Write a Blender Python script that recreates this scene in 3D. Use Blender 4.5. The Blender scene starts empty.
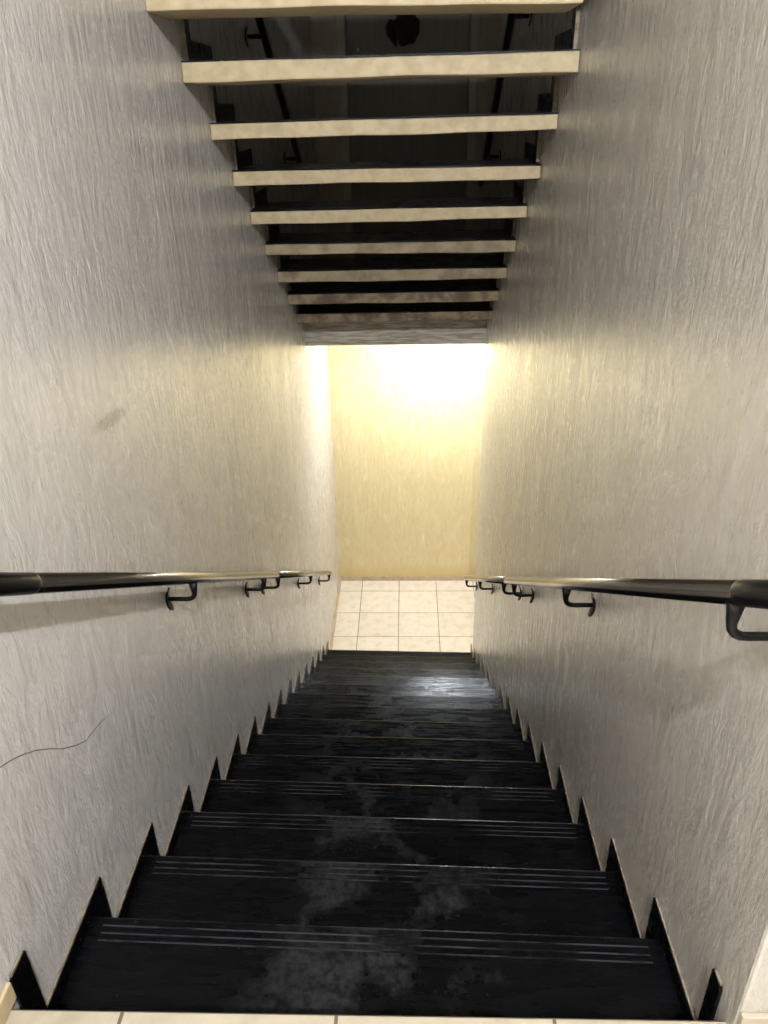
import bpy, bmesh, math, random
from mathutils import Vector, Matrix
random.seed(7)
S = bpy.context.scene
COL = S.collection

# ------------------------------------------------------------------ measures (metres)
W = 1.152            # clear width between the two stair walls
G, R = 0.28, 0.16974  # going and rise of one step
NT = 15              # stone treads of the lower flight
SK = 0.0327          # the steps are built a little out of square
ZL = -16 * R         # lower corridor floor
YF = 5.477           # far walls
YB = 4.14            # edge of the upper slab / end of the right stair wall
ZS0, ZS1 = -0.066, 0.045   # upper slab, underside and top
XR = 3.0             # right end of the corridors and of the top landing
YK = -2.4            # back of the top landing
ZC = 2.5             # ceiling of the top landing
ZT = 4.8

# ------------------------------------------------------------------ helpers
def lin(c):
    return tuple(((v/255)/12.92 if v/255 <= .04045 else ((v/255+.055)/1.055)**2.4) for v in c) + (1,)

def link(o):
    COL.objects.link(o)
    return o

def obj(name, bm, mats, parent=None, smooth=False, bevel=0.0, seg=2):
    bmesh.ops.recalc_face_normals(bm, faces=bm.faces)
    me = bpy.data.meshes.new(name)
    bm.to_mesh(me); bm.free()
    if not isinstance(mats, (list, tuple)): mats = [mats]
    for m in mats: me.materials.append(m)
    o = link(bpy.data.objects.new(name, me))
    if smooth:
        for p in me.polygons: p.use_smooth = True
    if bevel:
        b = o.modifiers.new('bevel', 'BEVEL'); b.width = bevel; b.segments = seg
        b.limit_method = 'ANGLE'; b.angle_limit = math.radians(40)
    if parent is not None: o.parent = parent
    return o

def struct(name, bm, mats, label=None, **k):
    o = obj(name, bm, mats, **k)
    o['kind'] = 'structure'
    if label: o['label'] = label
    return o

def thing(name, label, cat, group=None):
    o = link(bpy.data.objects.new(name, None))
    o.empty_display_size = .1
    o['label'] = label; o['category'] = cat
    if group: o['group'] = group
    return o

def tag(o, label, cat, group=None):
    o['label'] = label; o['category'] = cat
    if group: o['group'] = group
    return o

def add_box(bm, x0, x1, y0, y1, z0, z1, mi=0):
    v = [bm.verts.new(p) for p in ((x0,y0,z0),(x1,y0,z0),(x1,y1,z0),(x0,y1,z0),(x0,y0,z1),(x1,y0,z1),(x1,y1,z1),(x0,y1,z1))]
    for q in ((0,3,2,1),(4,5,6,7),(0,1,5,4),(1,2,6,5),(2,3,7,6),(3,0,4,7)):
        f = bm.faces.new([v[i] for i in q]); f.material_index = mi
    return v

def box(*a):
    bm = bmesh.new(); add_box(bm, *a); return bm

def prism_x(bm, pts, x0, x1, mi=0, side=None):
    """polygon in the y-z plane drawn out along x; side[i] = material of the face between point i and i+1"""
    a = [bm.verts.new((x0, y, z)) for y, z in pts]
    b = [bm.verts.new((x1, y, z)) for y, z in pts]
    n = len(pts)
    f = bm.faces.new(a); f.material_index = mi
    f = bm.faces.new(b[::-1]); f.material_index = mi
    for i in range(n):
        j = (i+1) % n
        f = bm.faces.new((a[i], b[i], b[j], a[j]))
        f.material_index = side[i] if side else mi
    return a + b

def tube(bm, pts, rad, n=20, caps=True):
    pts = [Vector(p) for p in pts]
    rads = rad if isinstance(rad, (list, tuple)) else [rad]*len(pts)
    t0 = (pts[1]-pts[0]).normalized()
    up = Vector((0,0,1)) if abs(t0.z) < .9 else Vector((0,1,0))
    u = t0.cross(up).normalized()
    rings = []
    for i, p in enumerate(pts):
        t = (pts[min(i+1, len(pts)-1)] - pts[max(i-1, 0)]).normalized()
        u = (u - t*u.dot(t)).normalized(); w = t.cross(u)
        rr = rads[i]; rx, ry = rr if isinstance(rr, tuple) else (rr, rr)
        rings.append([bm.verts.new(p + u*rx*math.cos(2*math.pi*k/n) + w*ry*math.sin(2*math.pi*k/n)) for k in range(n)])
    for a, b in zip(rings, rings[1:]):
        for k in range(n):
            bm.faces.new((a[k], a[(k+1)%n], b[(k+1)%n], b[k]))
    if caps:
        bm.faces.new(rings[0][::-1]); bm.faces.new(rings[-1])

def lathe(bm, prof, org, axis, n=28):
    """prof: (radius, height along axis)"""
    axis = Vector(axis).normalized(); org = Vector(org)
    up = Vector((0,0,1)) if abs(axis.z) < .9 else Vector((0,1,0))
    u = axis.cross(up).normalized(); w = axis.cross(u)
    rings = []
    for r, h in prof:
        c = org + axis*h
        if r < 1e-6: rings.append([bm.verts.new(c)])
        else: rings.append([bm.verts.new(c + (u*math.cos(2*math.pi*k/n) + w*math.sin(2*math.pi*k/n))*r) for k in range(n)])
    for a, b in zip(rings, rings[1:]):
        for k in range(n):
            j = (k+1) % n
            if len(a) == 1 and len(b) == 1: continue
            if len(a) == 1: bm.faces.new((a[0], b[j], b[k]))
            elif len(b) == 1: bm.faces.new((a[k], a[j], b[0]))
            else: bm.faces.new((a[k], a[j], b[j], b[k]))
    for rg, flip in ((rings[0], True), (rings[-1], False)):
        if len(rg) > 1: bm.faces.new(rg[::-1] if flip else rg)

def skew(bm):
    for v in bm.verts: v.co.y -= SK * v.co.x / W
    return bm

# ------------------------------------------------------------------ materials
def mat(name):
    m = bpy.data.materials.new(name); m.use_nodes = True
    nt = m.node_tree; nt.nodes.clear()
    out = nt.nodes.new('ShaderNodeOutputMaterial'); b = nt.nodes.new('ShaderNodeBsdfPrincipled')
    nt.links.new(b.outputs[0], out.inputs[0])
    return m, nt, b

def N(nt, typ, **k):
    n = nt.nodes.new(typ)
    for a, v in k.items():
        if a.startswith('i_'):
            key = a[2:].replace('_', ' ')
            n.inputs[int(key) if key.isdigit() else key].default_value = v
        else: setattr(n, a, v)
    return n

def coords(nt, scale=(1,1,1), loc=(0,0,0)):
    g = N(nt, 'ShaderNodeNewGeometry')
    m = N(nt, 'ShaderNodeMapping'); m.inputs['Scale'].default_value = scale; m.inputs['Location'].default_value = loc
    nt.links.new(g.outputs['Position'], m.inputs['Vector'])
    return m.outputs[0]

def noise(nt, vec, scale, detail=4, rough=.55, dist=0):
    n = N(nt, 'ShaderNodeTexNoise'); n.inputs['Scale'].default_value = scale; n.inputs['Detail'].default_value = detail
    n.inputs['Roughness'].default_value = rough; n.inputs['Distortion'].default_value = dist
    nt.links.new(vec, n.inputs['Vector'])
    return n.outputs['Fac']

def rng(nt, v, a, b, c=0., d=1.):
    n = N(nt, 'ShaderNodeMapRange'); n.interpolation_type = 'SMOOTHSTEP'
    for k, x in zip((1,2,3,4), (a,b,c,d)): n.inputs[k].default_value = x
    nt.links.new(v, n.inputs[0]); return n.outputs[0]

def mth(nt, op, a, b=None, clamp=False):
    n = N(nt, 'ShaderNodeMath', operation=op, use_clamp=clamp)
    for i, x in enumerate((a, b)):
        if x is None: continue
        if isinstance(x, (int, float)): n.inputs[i].default_value = x
        else: nt.links.new(x, n.inputs[i])
    return n.outputs[0]

def mix(nt, fac, a, b):
    n = N(nt, 'ShaderNodeMix', data_type='RGBA')
    for i, x in ((0, fac), (6, a), (7, b)):
        if isinstance(x, (int, float)): n.inputs[i].default_value = x
        elif isinstance(x, tuple): n.inputs[i].default_value = x
        else: nt.links.new(x, n.inputs[i])
    return n.outputs[2]

def bump(nt, h, strength, dist, prev=None):
    b = N(nt, 'ShaderNodeBump'); b.inputs['Strength'].default_value = strength; b.inputs['Distance'].default_value = dist
    nt.links.new(h, b.inputs['Height'])
    if prev is not None: nt.links.new(prev, b.inputs['Normal'])
    return b.outputs[0]

def plaster(name, base, alt, dirt, light, dirt_amt=.35, rough=.36, relief=1.0, scuff=False, grime=None, coat=0.):
    """combed and painted plaster: upright ridges, satin paint, dirt worn into the ridges"""
    m, nt, b = mat(name)
    streak = noise(nt, coords(nt, (38, 38, 4.6)), 1.0, 8, .70, .5)
    fine = noise(nt, coords(nt, (120, 120, 46)), 1.0, 5, .7)
    broad = noise(nt, coords(nt, (5, 5, 2.2)), 1.0, 4, .55)
    blot = noise(nt, coords(nt, (15, 15, 6)), 1.0, 5, .65, 1.5)
    drip = noise(nt, coords(nt, (14, 14, 2.0)), 1.0, 7, .68, .6)
    gp = N(nt, 'ShaderNodeNewGeometry'); sy = N(nt, 'ShaderNodeSeparateXYZ'); nt.links.new(gp.outputs['Position'], sy.inputs[0])
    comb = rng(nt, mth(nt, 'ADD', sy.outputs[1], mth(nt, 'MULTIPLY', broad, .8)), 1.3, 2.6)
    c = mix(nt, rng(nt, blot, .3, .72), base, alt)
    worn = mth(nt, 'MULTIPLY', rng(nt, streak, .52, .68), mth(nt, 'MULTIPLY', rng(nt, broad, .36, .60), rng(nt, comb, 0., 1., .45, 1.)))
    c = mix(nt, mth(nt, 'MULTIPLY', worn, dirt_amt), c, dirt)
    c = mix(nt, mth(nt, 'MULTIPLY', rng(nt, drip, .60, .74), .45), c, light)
    if scuff:       # one dark rub mark on the left wall
        g = N(nt, 'ShaderNodeNewGeometry'); mp = N(nt, 'ShaderNodeMapping', vector_type='TEXTURE')
        mp.inputs['Location'].default_value = (0, .86, .687); mp.inputs['Rotation'].default_value = (math.radians(-9), 0, 0)
        mp.inputs['Scale'].default_value = (1, .115, .017)
        nt.links.new(g.outputs['Position'], mp.inputs[0])
        ln = N(nt, 'ShaderNodeVectorMath', operation='LENGTH'); nt.links.new(mp.outputs[0], ln.inputs[0])
        wob = mth(nt, 'ADD', ln.outputs['Value'], mth(nt, 'MULTIPLY', mth(nt, 'SUBTRACT', blot, .5), 2.2))
        c = mix(nt, mth(nt, 'MULTIPLY', rng(nt, wob, 1.15, .45), .55), c, lin((108, 102, 98)))
    if grime is not None:    # yellow-brown tide mark just above the floor
        g = N(nt, 'ShaderNodeNewGeometry'); sp = N(nt, 'ShaderNodeSeparateXYZ'); nt.links.new(g.outputs['Position'], sp.inputs[0])
        hgt = mth(nt, 'ADD', sp.outputs[2], mth(nt, 'MULTIPLY', mth(nt, 'SUBTRACT', blot, .5), .12))
        c = mix(nt, mth(nt, 'MULTIPLY', rng(nt, hgt, ZL+.20, ZL+.06), .55), c, grime)
    nt.links.new(c, b.inputs['Base Color'])
    r = mth(nt, 'ADD', rough-.10, mth(nt, 'MULTIPLY', blot, .16)); nt.links.new(r, b.inputs['Roughness'])
    hs = mth(nt, 'MULTIPLY', streak, mth(nt, 'MULTIPLY', rng(nt, broad, .30, .66, .35, 1.), rng(nt, comb, 0., 1., .40, 2.2)))
    h = bump(nt, hs, .50*relief, .008)
    h = bump(nt, fine, .50*relief, .0030, h)
    h = bump(nt, mth(nt, 'ADD', blot, drip), .30*relief, .010, h)
    nt.links.new(h, b.inputs['Normal'])
    b.inputs['Coat Weight'].default_value = coat; b.inputs['Coat Roughness'].default_value = .20
    nt.links.new(h, b.inputs['Coat Normal'])
    return m

def simple(name, col, rough=.5, metal=0., var=0., vscale=20, bmp=0., bdist=.002, alt=None, coat=0., spec=None, amt=(.35,.7), sc=(1,1,1)):
    m, nt, b = mat(name)
    n = noise(nt, coords(nt, sc), vscale, 5, .6)
    if alt is not None:
        nt.links.new(mix(nt, rng(nt, n, amt[0], amt[1]), col, alt), b.inputs['Base Color'])
    else: b.inputs['Base Color'].default_value = col
    b.inputs['Roughness'].default_value = rough; b.inputs['Metallic'].default_value = metal
    b.inputs['Coat Weight'].default_value = coat; b.inputs['Coat Roughness'].default_value = .08
    if spec is not None: b.inputs['Specular IOR Level'].default_value = spec
    if bmp: nt.links.new(bump(nt, n, bmp, bdist), b.inputs['Normal'])
    return m

def tiles(name, size, ox, oy, c1, c2, grout, rough=.3):
    m, nt, b = mat(name)
    v = coords(nt, (1,1,1), (-ox, -oy, 0))
    br = N(nt, 'ShaderNodeTexBrick', offset=0., squash=1.)
    br.inputs['Scale'].default_value = 1; br.inputs['Brick Width'].default_value = size; br.inputs['Row Height'].default_value = size
    br.inputs['Mortar Size'].default_value = .0032; br.inputs['Mortar Smooth'].default_value = .2
    br.inputs['Color1'].default_value = c1; br.inputs['Color2'].default_value = c2; br.inputs['Mortar'].default_value = grout
    nt.links.new(v, br.inputs['Vector'])
    n = noise(nt, coords(nt), 14, 5, .65)
    c = mix(nt, mth(nt, 'MULTIPLY', rng(nt, n, .4, .75), .25), br.outputs['Color'], grout)
    nt.links.new(c, b.inputs['Base Color'])
    nt.links.new(mth(nt, 'ADD', rough, mth(nt, 'MULTIPLY', br.outputs['Fac'], .4)), b.inputs['Roughness'])
    inv = mth(nt, 'SUBTRACT', 1., br.outputs['Fac'])
    nt.links.new(bump(nt, inv, .5, .003), b.inputs['Normal'])
    return m

def black_stone(name):
    """polished black stone, walked dull and dusty along the middle"""
    m, nt, b = mat(name)
    dust = mth(nt, 'ADD', mth(nt, 'MULTIPLY', noise(nt, coords(nt, (1,1,1)), 4.2, 3, .5, .3), .72), mth(nt, 'MULTIPLY', noise(nt, coords(nt, (1,1,1)), 38, 6, .7), .28))
    speck = noise(nt, coords(nt, (1,1,1)), 95, 3, .6)
    scr = noise(nt, coords(nt, (9, 60, 60)), 1., 4, .6, .3)
    g = N(nt, 'ShaderNodeNewGeometry'); sp = N(nt, 'ShaderNodeSeparateXYZ'); nt.links.new(g.outputs['Position'], sp.inputs[0])
    tread_mid = rng(nt, mth(nt, 'ABSOLUTE', mth(nt, 'SUBTRACT', sp.outputs[0], .60)), .46, .05)
    d = mth(nt, 'MULTIPLY', rng(nt, dust, .51, .60), tread_mid)
    c = mix(nt, mth(nt, 'MULTIPLY', mth(nt, 'MULTIPLY', d, rng(nt, noise(nt, coords(nt, (1,1,1)), 60, 4, .7), .35, .65)), .20), lin((6, 6, 8)), lin((88, 88, 90)))
    c = mix(nt, mth(nt, 'MULTIPLY', rng(nt, speck, .70, .78), .55), c, lin((80, 80, 84)))
    nt.links.new(c, b.inputs['Base Color'])
    r = mth(nt, 'ADD', .24, mth(nt, 'ADD', mth(nt, 'MULTIPLY', d, .25), mth(nt, 'MULTIPLY', rng(nt, scr, .4, .7), .14)))
    nt.links.new(r, b.inputs['Roughness'])
    b.inputs['Specular IOR Level'].default_value = .19; b.inputs['Specular Tint'].default_value = (.80, .90, 1, 1)
    nt.links.new(bump(nt, scr, .10, .002), b.inputs['Normal'])
    return m

def glow(name, col, strength):
    m, nt, b = mat(name)
    b.inputs['Base Color'].default_value = (.8, .8, .8, 1)
    b.inputs['Emission Color'].default_value = col; b.inputs['Emission Strength'].default_value = strength
    return m

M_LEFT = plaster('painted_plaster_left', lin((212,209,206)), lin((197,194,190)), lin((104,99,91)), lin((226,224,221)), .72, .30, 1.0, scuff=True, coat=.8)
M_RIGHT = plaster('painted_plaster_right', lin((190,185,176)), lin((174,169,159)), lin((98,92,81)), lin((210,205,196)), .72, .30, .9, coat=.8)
M_YEL = plaster('yellow_plaster', lin((222,207,164)), lin((214,196,146)), lin((240,230,198)), lin((234,222,186)), .55, .36, 1.0, grime=lin((206,180,112)))
M_DARKW = plaster('upper_hall_plaster', lin((176,164,146)), lin((160,148,130)), lin((110,100,86)), lin((180,170,152)), .4, .5, .5)
M_LAND = plaster('landing_plaster', lin((150,146,140)), lin((140,136,130)), lin((170,162,150)), lin((232,228,220)), .25, .45, .6)
M_CEIL = simple('ceiling_paint', lin((215,212,205)), .8, alt=lin((200,197,190)), bmp=.15)
M_TILE = tiles('floor_tile', .348, .216, 5.2888, lin((228,217,200)), lin((220,209,191)), lin((120,108,94)))
M_TILE_TOP = tiles('landing_tile', .3465, .190, 0.0, lin((178,168,149)), lin((171,160,141)), lin((96,84,70)), .4)
M_BASE = simple('beige_tile_base', lin((196,178,146)), .4, alt=lin((172,152,118)), vscale=15)
M_STONE = black_stone('black_stone')
M_EDGE = simple('skirting_mortar', lin((138,127,110)), .8, alt=lin((98,86,72)), vscale=60, bmp=.4)
M_GROOVE = simple('groove_dust', lin((52,52,55)), .8, alt=lin((8,8,9)), vscale=6, amt=(.42,.58), spec=.1)
M_CREAM = simple('cream_concrete', lin((176,161,129)), .6, alt=lin((160,144,112)), vscale=26, bmp=.35, bdist=.004)
M_CREAM_WORN_SHADED = simple('cream_concrete_worn_shaded', lin((150,135,108)), .65, alt=lin((112,98,76)), vscale=14, bmp=.4, bdist=.005)  # wear, darkened further to paint in the lamp's falloff
M_CREAM_DIRTY_SHADED = simple('cream_concrete_dirty_shaded', lin((138,123,98)), .7, alt=lin((84,69,52)), vscale=11, bmp=.45, bdist=.006, amt=(.36,.62))  # brown stains, with lamp falloff put into the colour as well
M_CONC = simple('raw_concrete', lin((188,182,168)), .75, alt=lin((134,125,110)), vscale=1.0, bmp=.4, bdist=.004, sc=(9,40,110), amt=(.34,.68))
M_RAIL = simple('rail_black', lin((7,7,8)), .30, spec=.35, alt=lin((12,12,12)), vscale=120, bmp=.03, bdist=.0006)
M_STEEL = simple('polished_tube', lin((138,134,127)), .19, metal=1., alt=lin((128,124,117)), vscale=30, sc=(40,2,2))
M_IRON = simple('black_iron', lin((5,5,6)), .42, alt=lin((11,11,11)), vscale=90, spec=.3)
M_DOOR = simple('door_paint', lin((128,122,108)), .5, alt=lin((118,112,98)), vscale=3, sc=(12,12,1))
M_FRAME = simple('door_frame_paint', lin((186,180,164)), .5, alt=lin((172,166,150)), vscale=8)
M_CHROME = simple('latch_metal', lin((225,225,222)), .2, metal=1.)
M_DARK = simple('dark_wreath', lin((18,16,15)), .8, alt=lin((44,36,30)), vscale=40, bmp=.8, bdist=.01)
M_CRACK = simple('crack_shadow', lin((96,92,88)), .9)
M_WHITE = simple('lamp_housing', lin((235,235,232)), .5)

# ------------------------------------------------------------------ room shell
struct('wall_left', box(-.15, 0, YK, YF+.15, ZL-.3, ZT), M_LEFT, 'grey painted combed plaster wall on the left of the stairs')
crack = [(.150,.372),(.169,.362),(.196,.348),(.224,.331),(.267,.300),(.310,.261),(.346,.225),(.390,.189),(.429,.163),(.478,.149),(.514,.138),(.554,.120)]
bm = bmesh.new()
tube(bm, [(0, y, z) for y, z in crack], [.0004]+[.0011]*10+[.0003], 6)
obj('crack', bm, M_CRACK, bpy.data.objects['wall_left'])
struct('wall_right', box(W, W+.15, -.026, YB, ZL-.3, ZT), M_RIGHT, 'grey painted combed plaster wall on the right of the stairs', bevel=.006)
struct('wall_far', box(0, XR, YF, YF+.15, ZL-.3, ZS0), M_YEL, 'yellow plaster wall at the foot of the stairs')
# upper wall with the door opening
bm = bmesh.new()
DX0, DX1, DZ1 = .238, 1.093, 2.15
add_box(bm, 0, DX0, YF, YF+.15, ZS1, ZT); add_box(bm, DX1, XR, YF, YF+.15, ZS1, ZT); add_box(bm, DX0, DX1, YF, YF+.15, DZ1, ZT)
struct('wall_far_upper', bm, M_DARKW, 'dim plaster wall around the door beyond the upper flight')
struct('wall_corridor_near', box(W+.15, XR, YB-.15, YB, ZL-.3, ZT), M_RIGHT)
struct('wall_corridor_end', box(XR, XR+.15, YB-.15, YF+.15, ZL-.3, ZT), M_RIGHT)
struct('wall_landing_front', box(W+.15, XR, -.026, .12, -.3, ZT), M_LAND, 'pale plaster wall turning right at the head of the stairs')
struct('wall_landing_right', box(XR, XR+.15, YK, .12, -.3, ZT), M_LAND)
struct('wall_back', box(-.15, XR+.15, YK-.15, YK, -.3, ZT), M_LAND)
struct('floor', box(0, XR, NT*G-.14, YF, ZL-.1, ZL), M_TILE, 'cream square tiles at the foot of the stairs')
struct('floor_top', box(0, XR, YK, 0, -.03, 0), M_TILE_TOP, 'beige tiled top landing at the bottom edge of the photo', bevel=.003)
struct('floor_top_slab', box(0, XR, YK, -.045, -.16, -.03), M_CONC)
struct('floor_upper', box(0, XR, YB, YF, ZS0, ZS1), M_CONC, 'raw concrete slab edge over the passage')
struct('ceiling', box(0, XR, YK, -.42, ZC, ZC+.2), M_CEIL)
struct('ceiling_upper', box(-.15, XR+.15, YK-.15, YF+.15, ZT, ZT+.15), M_CEIL)
# concrete kerb that closes the last step of the upper flight
struct('trim_1', box(0, W, YB, YB+.06, ZS1, .17), M_CONC, 'concrete kerb under the last upper step')
struct('baseboard_far', box(.012, XR, YF-.012, YF, ZL, ZL+.05), M_BASE, bevel=.002)
struct('baseboard_left', box(0, .012, NT*G+.09, YF, ZL, ZL+.05), M_BASE, bevel=.002)
struct('baseboard_landing_left', box(0, .008, YK, .018, 0, .043), M_BASE, bevel=.002)
struct('baseboard_landing_right', box(W, XR, -.036, -.026, 0, .07), M_TILE_TOP, bevel=.002)

# door beyond the upper flight
door = struct('door_1', box(DX0+.006, DX1-.006, YF+.04, YF+.08, ZS1+.008, DZ1-.006), M_DOOR, 'dim closed door beyond the upper flight')
bm = bmesh.new()
add_box(bm, DX0-.055, DX0, YF-.018, YF+.11, ZS1, DZ1+.055); add_box(bm, DX1, DX1+.055, YF-.018, YF+.11, ZS1, DZ1+.055)
add_box(bm, DX0, DX1, YF-.018, YF+.11, DZ1, DZ1+.055)
obj('door_frame', bm, M_FRAME, door, bevel=.004)
bm = bmesh.new()
lathe(bm, [(.020,0),(.020,.006),(.009,.010),(.009,.028),(.018,.036),(.016,.048),(0,.052)], (.318, YF+.04, 1.632), (0,-1,0), 20)
obj('door_lock', bm, M_CHROME, door, smooth=True)
bm = bmesh.new()
lathe(bm, [(.026,0),(.026,.006),(.010,.010),(.010,.032),(.024,.042),(.022,.058),(0,.064)], (.318, YF+.04, 1.20), (0,-1,0), 20)
obj('door_knob', bm, M_CHROME, door, smooth=True)

# dark ornament hung on that door
orn = thing('door_ornament', 'dark rounded ornament with a pointed side lobe hanging on the dim upper door', 'ornament')
orn.location = (.655, YF+.04, 1.75)
bm = bmesh.new()
bmesh.ops.create_icosphere(bm, subdivisions=4, radius=1)
for v in bm.verts:
    n = v.co.copy()
    k = 1 + .06*math.sin(7*n.x+3*n.z) + .05*math.cos(9*n.z-4*n.x)
    v.co = Vector((n.x*.090*k, -.03+n.y*.028, n.z*.102*k))
body = obj('wreath', bm, M_DARK, orn, smooth=True)
bm = bmesh.new()
tube(bm, [(-.100,-.028,.055),(-.112,-.030,.02),(-.105,-.030,-.02),(-.085,-.028,-.06),(-.070,-.026,-.105)], [(.012,.010),(.030,.012),(.034,.013),(.022,.012),(.003,.004)], 14)
obj('side_leaf', bm, M_DARK, orn, smooth=True)
for sx in (-.062, .058):
    bm = bmesh.new()
    tube(bm, [(sx*.8,-.025,.07),(sx,-.026,.13),(sx*.9,-.022,.19)], [(.016,.009),(.024,.010),(.010,.006)], 12)
    obj('ribbon', bm, M_DARK, orn, smooth=True)

# ------------------------------------------------------------------ lower flight
low = thing('staircase', 'lower flight of black polished stone steps going down between the grey walls', 'staircase')
TH = .03
def tread_profile(y0, y1, z):
    """section of one stone tread: eased nosing and three anti-slip grooves"""
    p = [(y0, z-TH), (y1-.004, z-TH), (y1, z-TH+.004), (y1, z-.005), (y1-.0015, z-.0015), (y1-.005, z)]
    side = [0]*6
    for d in (.020, .036, .051):
        p += [(y1-d+.0017, z), (y1-d+.0010, z-.002), (y1-d-.0010, z-.002), (y1-d-.0017, z)]
        side += [1, 1, 1, 0]
    p.append((y0, z)); side.append(0)
    side[5] = 0
    return p, side
for i in range(1, NT+1):
    bm = bmesh.new()
    jit = random.uniform(-.0015, .0015)
    p, side = tread_profile((i-1)*G-.045, i*G+jit, -i*R)
    prism_x(bm, p, .034, W-.034, 0, side)
    pe = p[:6] + p[-1:]
    prism_x(bm, pe, .0013, .034); prism_x(bm, pe, W-.034, W-.0013)
    obj('tread', skew(bm), [M_STONE, M_GROOVE], low)
for i in range(0, NT+1):
    z1 = -i*R-TH if i else -.03
    obj('riser', skew(box(.0013, W-.0013, i*G-.045, i*G-.022, -(i+1)*R, z1)), M_STONE, low)
WU, WF, ST = .0385, .060, .007
for i in range(0, NT+1):
    for s in (0, 1):
        x0, x1 = (.0013, ST) if s == 0 else (W-ST, W-.0013)
        bm = bmesh.new()
        yn, z = i*G, -i*R
        zb = -(i+1)*R
        if i == 0:
            y_in = .022 if s == 0 else .058     # cut short by the landing tile
            pts = [(y_in, zb), (yn+WF+(.012 if s == 0 else .03), zb), (yn+WF+(.012 if s == 0 else .03), z+.040), (y_in+.004, z+.040), (y_in, z+.034)]
            sd = [0, 0, 1, 1, 0]
        elif i == NT:
            pts = [(yn-G+WF, z), (yn+.001, z), (yn+.001, zb), (yn+WF, zb), (yn+WF, z+WU), (yn-G+WF, z+WU)]
            sd = [0, 0, 0, 0, 1, 0]
        else:
            pts = [(yn-G+WF, z), (yn+.001, z), (yn+.001, zb), (yn+WF, zb), (yn+WF, z+WU), (yn-G+WF, z+WU)]
            sd = [0, 0, 0, 0, 1, 0]
        prism_x(bm, pts, x0, x1, 0, [0]*len(pts))
        sk = obj('skirting', skew(bm), M_STONE, low)
        bm = bmesh.new()          # mortar line left along the wall
        m0, m1 = (.0013, .0050) if s == 0 else (W-.0050, W-.0013)
        ya, za = pts[-1] if i else pts[-2]; yb_, zb_ = pts[-2] if i else pts[-3]
        prism_x(bm, [(ya, za+.0002), (yb_-.002, za+.0002), (yb_-.004, za+.004), (ya, za+.006)], m0, m1)
        obj('mortar_seam', skew(bm), M_EDGE, sk)
# soffit under the steps
bm = bmesh.new()
prism_x(bm, [(-.05, -R-.03), (-.05, -R-.22), (NT*G-.25, ZL-.14), (NT*G-.05, ZL-.14), (NT*G-.05, ZL-.03)], .0013, W-.0013)
obj('soffit_slab', skew(bm), M_CONC, low)

# ------------------------------------------------------------------ upper flight, seen from behind
up = thing('staircase', 'upper flight of open cream concrete treads overhead, black gaps between them', 'staircase')
D = .317
meas = {0:(1.560,1.510,1.555,1.504), 1:(1.409,1.358,1.415,1.363), 2:(1.243,1.195,1.253,1.207), 3:(1.079,1.029,1.081,1.036), 4:(.906,.854,.911,.865),
        5:(.732,.686,.734,.684), 6:(.559,.506,.563,.510), 7:(.386,.332,.390,.337), 8:(.212,.162,.218,.168)}
def bar(bm, y0, y1, zs, mi=0, nseg=24, wob=.0015, seed=0, xe=W-.0013):
    """tread cast in place: zs = left top, left bottom, right top, right bottom; slightly uneven arrises"""
    lt, lb, rt, rb = zs
    rr = random.Random(seed)
    ph = [rr.uniform(0, 6.28) for _ in range(6)]
    rings = []
    for k in range(nseg+1):
        t = k/nseg; x = .0013+(xe-.0013)*t
        w1 = wob*(math.sin(6*t+ph[0])+.6*math.sin(17*t+ph[1])); w2 = wob*(math.sin(7*t+ph[2])+.7*math.sin(19*t+ph[3]))
        zt, zb = lt+(rt-lt)*t+w1*.5, lb+(rb-lb)*t+w2
        rings.append([bm.verts.new(q) for q in ((x,y0,zb),(x,y1,zb),(x,y1,zt),(x,y0,zt))])
    for a, b in zip(rings, rings[1:]):
        for q in range(4):
            bm.faces.new((a[q], a[(q+1)%4], b[(q+1)%4], b[q]))
    bm.faces.new(rings[0][::-1]); bm.faces.new(rings[-1])
zprev = None
for j in range(-6, 9):
    yb = 1.852 + (j-1)*G
    if j in meas: zs = meas[j]
    else:
        z = 1.557 - j*.1685; zs = (z, z-.05, z, z-.05)
    Dj = .215 if j == 0 else D
    bm = bmesh.new(); xe = 1.094 if j == 0 else W-.0013; bar(bm, yb, yb+Dj, zs, seed=j+20, xe=xe)
    t = obj('tread', bm, M_CREAM if j < 5 else M_CREAM_WORN_SHADED if j < 7 else M_CREAM_DIRTY_SHADED, up, bevel=.004)
    if j >= 7: t['label'] = 'brown-stained tread, also darkened for lamp falloff, near the bottom of the upper flight'
    bm = bmesh.new()
    bar(bm, yb+.006, yb+Dj+.012, (zs[0]+.005, zs[0]+.0005, zs[2]+.005, zs[2]+.0005), wob=0, xe=xe)
    obj('stone_top', bm, M_STONE, t)
    for s in (0, 1):
        x0, x1 = (.0013, .0135) if s == 0 else (W-.0135, W-.0013)
        zz = (zs[0] if s == 0 else zs[2])+.007
        yn = yb+D+.010
        zn = zz - .1695
        if j == 8: pts = [(yb+.10, zz), (yn, zz), (yn+.06, zz-.16), (yn+.06, zz+.055), (yb+.10, zz+.055)]; pts = [(yb+.10, zz), (yn+.04, zz), (yn+.04, zz+.055), (yb+.10, zz+.055)]; sd = [0,0,1,1]
        else:
            pts = [(yn-G+.055, zz), (yn, zz), (yn, zn), (yn+.055, zn), (yn+.055, zz+.055), (yn-G+.055, zz+.055)]
            sd = [0, 1, 0, 0, 1, 1]
        bm = bmesh.new(); prism_x(bm, pts, x0, x1, 0, sd)
        obj('skirting', bm, [M_STONE, M_EDGE], up)

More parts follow.
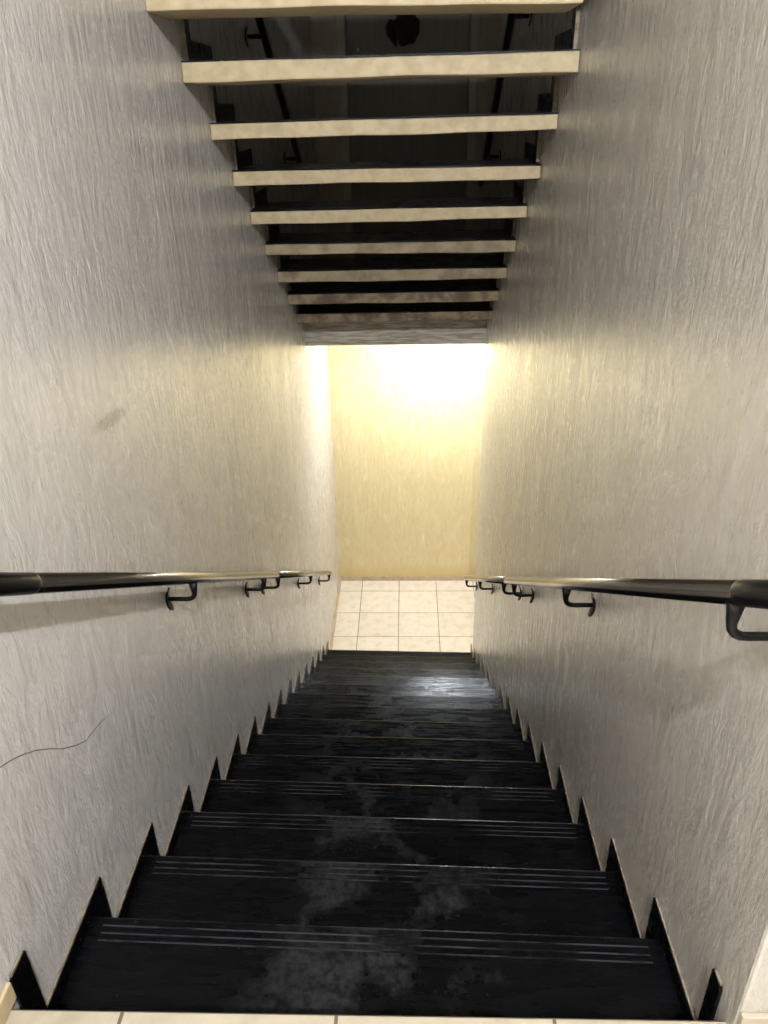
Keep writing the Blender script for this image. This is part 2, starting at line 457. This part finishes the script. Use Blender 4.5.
# ------------------------------------------------------------------ handrails
def handrail(name, label, xr, xw, zf, y0, y1, yj, brackets, drop, rm, refl_end=None, rad=.0165, grp=None):
    h = thing(name, label, 'handrail', grp)
    P = lambda y: Vector((xr, y, zf(y)))
    s = 1 if xw > xr else -1
    ax = (P(y1)-P(y0)).normalized()
    segs = [(y0, yj), (yj, y1)] if yj else [(y0, y1)]
    for a, b in segs:
        bm = bmesh.new()
        A, B = P(a), P(b)
        tube(bm, [A, A+ax*.003, B-ax*.003, B], [rad-.003, rad, rad, rad-.003], 32)
        obj('rail', bm, rm, h, smooth=True)
    if refl_end:  # dark reflection at the near rail end, added as a black tube
        bm = bmesh.new(); A, B = P(y0-.002), P(refl_end)
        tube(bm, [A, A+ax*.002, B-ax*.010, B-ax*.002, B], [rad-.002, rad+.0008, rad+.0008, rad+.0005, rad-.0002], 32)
        sl = obj('end_reflection', bm, M_RAIL, h, smooth=True); sl['label'] = 'dark reflection painted as a black shell on the handrail end nearest the top landing'
    if yj:
        bm = bmesh.new(); c = P(yj)
        tube(bm, [c-ax*.007, c-ax*.005, c+ax*.005, c+ax*.007], [rad*1.0, rad*1.025, rad*1.025, rad*1.0], 32)
        obj('joint_collar', bm, M_IRON, h, smooth=True)
    for y in brackets:
        c = P(y); dw = abs(xw-xr)
        bm = bmesh.new()
        if drop:
            zb = c.z - drop
            pts = [c+Vector((0,0,-rad+.002)), Vector((xr, y, c.z-rad-.016)), Vector((xr, y, zb+.022)), Vector((xr+s*.002, y, zb+.012)), Vector((xr+s*.007, y, zb+.005)),
                   Vector((xr+s*.015, y, zb+.001)), Vector((xr+s*.024, y, zb)), Vector((xw-s*.004, y, zb))]
            rads = [(.0125,.010), (.0095,.009), (.0072,.008), .0068, .0066, .0064, .0062, .0062]
            tube(bm, pts, rads, 16)
            pl = Vector((xw, y, zb))
        else:
            tube(bm, [c+Vector((s*rad*.8,0,0)), Vector((xw-s*.012, y, c.z))], [.009, .008], 16)
            pl = Vector((xw, y, c.z))
        br = obj('bracket', bm, M_IRON, h, smooth=True)
        bm = bmesh.new()
        # upright strap bent away from the wall at both ends
        fr, bk = [], []
        for k in range(13):
            q = -1+2*k/12; off = .0010+.0075*q*q; hw = .0105*math.sqrt(max(.12, 1-abs(q)**5))
            fr.append([bm.verts.new((pl.x-s*(off+.0065), pl.y+e*hw, pl.z+q*.035)) for e in (-1, 1)])
            bk.append([bm.verts.new((pl.x-s*off, pl.y+e*hw, pl.z+q*.035)) for e in (-1, 1)])
        for k in range(12):
            for L_ in (fr, bk): bm.faces.new((L_[k][0], L_[k][1], L_[k+1][1], L_[k+1][0]))
            for e in (0, 1): bm.faces.new((fr[k][e], fr[k+1][e], bk[k+1][e], bk[k][e]))
        for k in (0, 12): bm.faces.new((fr[k][0], fr[k][1], bk[k][1], bk[k][0]))
        obj('wall_plate', bm, M_IRON, br)
    return h
BR = [.11, 1.00, 1.85, 2.13, 3.08, 3.97]
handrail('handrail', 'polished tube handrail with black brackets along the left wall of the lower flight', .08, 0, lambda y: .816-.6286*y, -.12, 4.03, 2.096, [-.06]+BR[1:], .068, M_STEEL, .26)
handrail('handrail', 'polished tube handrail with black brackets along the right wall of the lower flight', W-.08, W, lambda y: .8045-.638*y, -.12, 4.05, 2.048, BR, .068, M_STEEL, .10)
handrail('handrail', 'black handrail seen through the gaps of the upper flight, on its left wall', .08, 0, lambda y: 1.612-.6*(y-2.819), -.1, 4.0, None, [.30,1.20,2.05,2.93,3.76], 0, M_RAIL)
handrail('handrail', 'black handrail seen through the gaps of the upper flight, on its right wall', W-.08, W, lambda y: 1.615-.64*(y-2.86), -.1, 4.0, None, [.30,1.20,2.05,2.90,3.76], 0, M_RAIL)

# ------------------------------------------------------------------ lamps of the house
L_LOW, L_TOP = 245, 21500
def dome_lamp(label, x, y, zc, rad, depth, strength, col):
    t = thing('ceiling_light', label, 'ceiling light')
    bm = bmesh.new()
    lathe(bm, [(rad*1.02,0),(rad*1.06,.012),(rad*1.06,.028),(rad*.98,.034)], (x,y,zc), (0,0,-1), 40)
    obj('housing', bm, M_WHITE, t, smooth=True)
    bm = bmesh.new()
    prof = [(rad*math.cos(a), .034+depth*math.sin(a)) for a in [k*math.pi/2/10 for k in range(10)]] + [(0, .034+depth)]
    lathe(bm, prof, (x,y,zc), (0,0,-1), 40)
    obj('diffuser', bm, glow('lamp_glow', col, strength), t, smooth=True)
    return t
def bulb_lamp(label, x, y, zc, rad, strength, col):
    t = thing('ceiling_light', label, 'ceiling light')
    bm = bmesh.new(); lathe(bm, [(.05,0),(.05,.008),(.034,.020),(.020,.026),(.020,.050),(.017,.052)], (x,y,zc), (0,0,-1), 24)
    obj('lamp_holder', bm, M_WHITE, t, smooth=True)
    bm = bmesh.new()
    prof = [(.010, .050), (.0105, .060)] + [(rad*math.sin(a), .060+rad*.85-rad*math.cos(a)) for a in [.5+k*(math.pi-.5)/9 for k in range(9)]] + [(0, .060+rad*1.85)]
    lathe(bm, prof, (x,y,zc), (0,0,-1), 16)
    obj('bulb', bm, glow('bulb_glow', col, strength), t, smooth=True)
    return t
dome_lamp('white dome lamp on the passage ceiling behind the concrete slab edge', .96, 4.83, ZS0, .14, .10, L_LOW, (.97, .985, 1.0, 1))
bulb_lamp('bare white bulb on the top landing ceiling behind the viewer', .85, -1.50, ZC, .022, L_TOP, (.985, .99, 1.0, 1))

w = bpy.data.worlds.new('world'); S.world = w; w.use_nodes = True
w.node_tree.nodes['Background'].inputs[0].default_value = (.5, .5, .55, 1)
w.node_tree.nodes['Background'].inputs[1].default_value = .02

# ------------------------------------------------------------------ camera
CX, CY, CZ, YAW, PITCH, ROLL, F = (0.655815, -0.713754, 1.287028, 0.036109, -0.485464, -0.021414, 769.747421)
def ray(x, y):
    a, b = x-384, y-512
    c, s = math.cos(ROLL), math.sin(ROLL); u, v = c*a+s*b, -s*a+c*b
    X, fw, u2 = u/F, 1., -v/F
    c, s = math.cos(PITCH), math.sin(PITCH); Y, Z = c*fw-s*u2, s*fw+c*u2
    c, s = math.cos(YAW), math.sin(YAW)
    return Vector((c*X-s*Y, s*X+c*Y, Z))
fwd = ray(384, 512).normalized()
right = (ray(484, 512)-ray(384, 512)).normalized()
upv = right.cross(fwd)
cam = bpy.data.cameras.new('camera')
co = link(bpy.data.objects.new('camera', cam))
mw = Matrix((right, upv, -fwd)).transposed().to_4x4(); mw.translation = (CX, CY, CZ)
co.matrix_world = mw
cam.sensor_fit = 'VERTICAL'; cam.sensor_height = 24; cam.lens = 24*F/1024
cam.clip_start = .02; cam.clip_end = 60
S.camera = co

S.view_settings.view_transform = 'Standard'; S.view_settings.look = 'None'
S.view_settings.exposure = 0.0; S.view_settings.gamma = 1.0
S.view_settings.use_curve_mapping = False
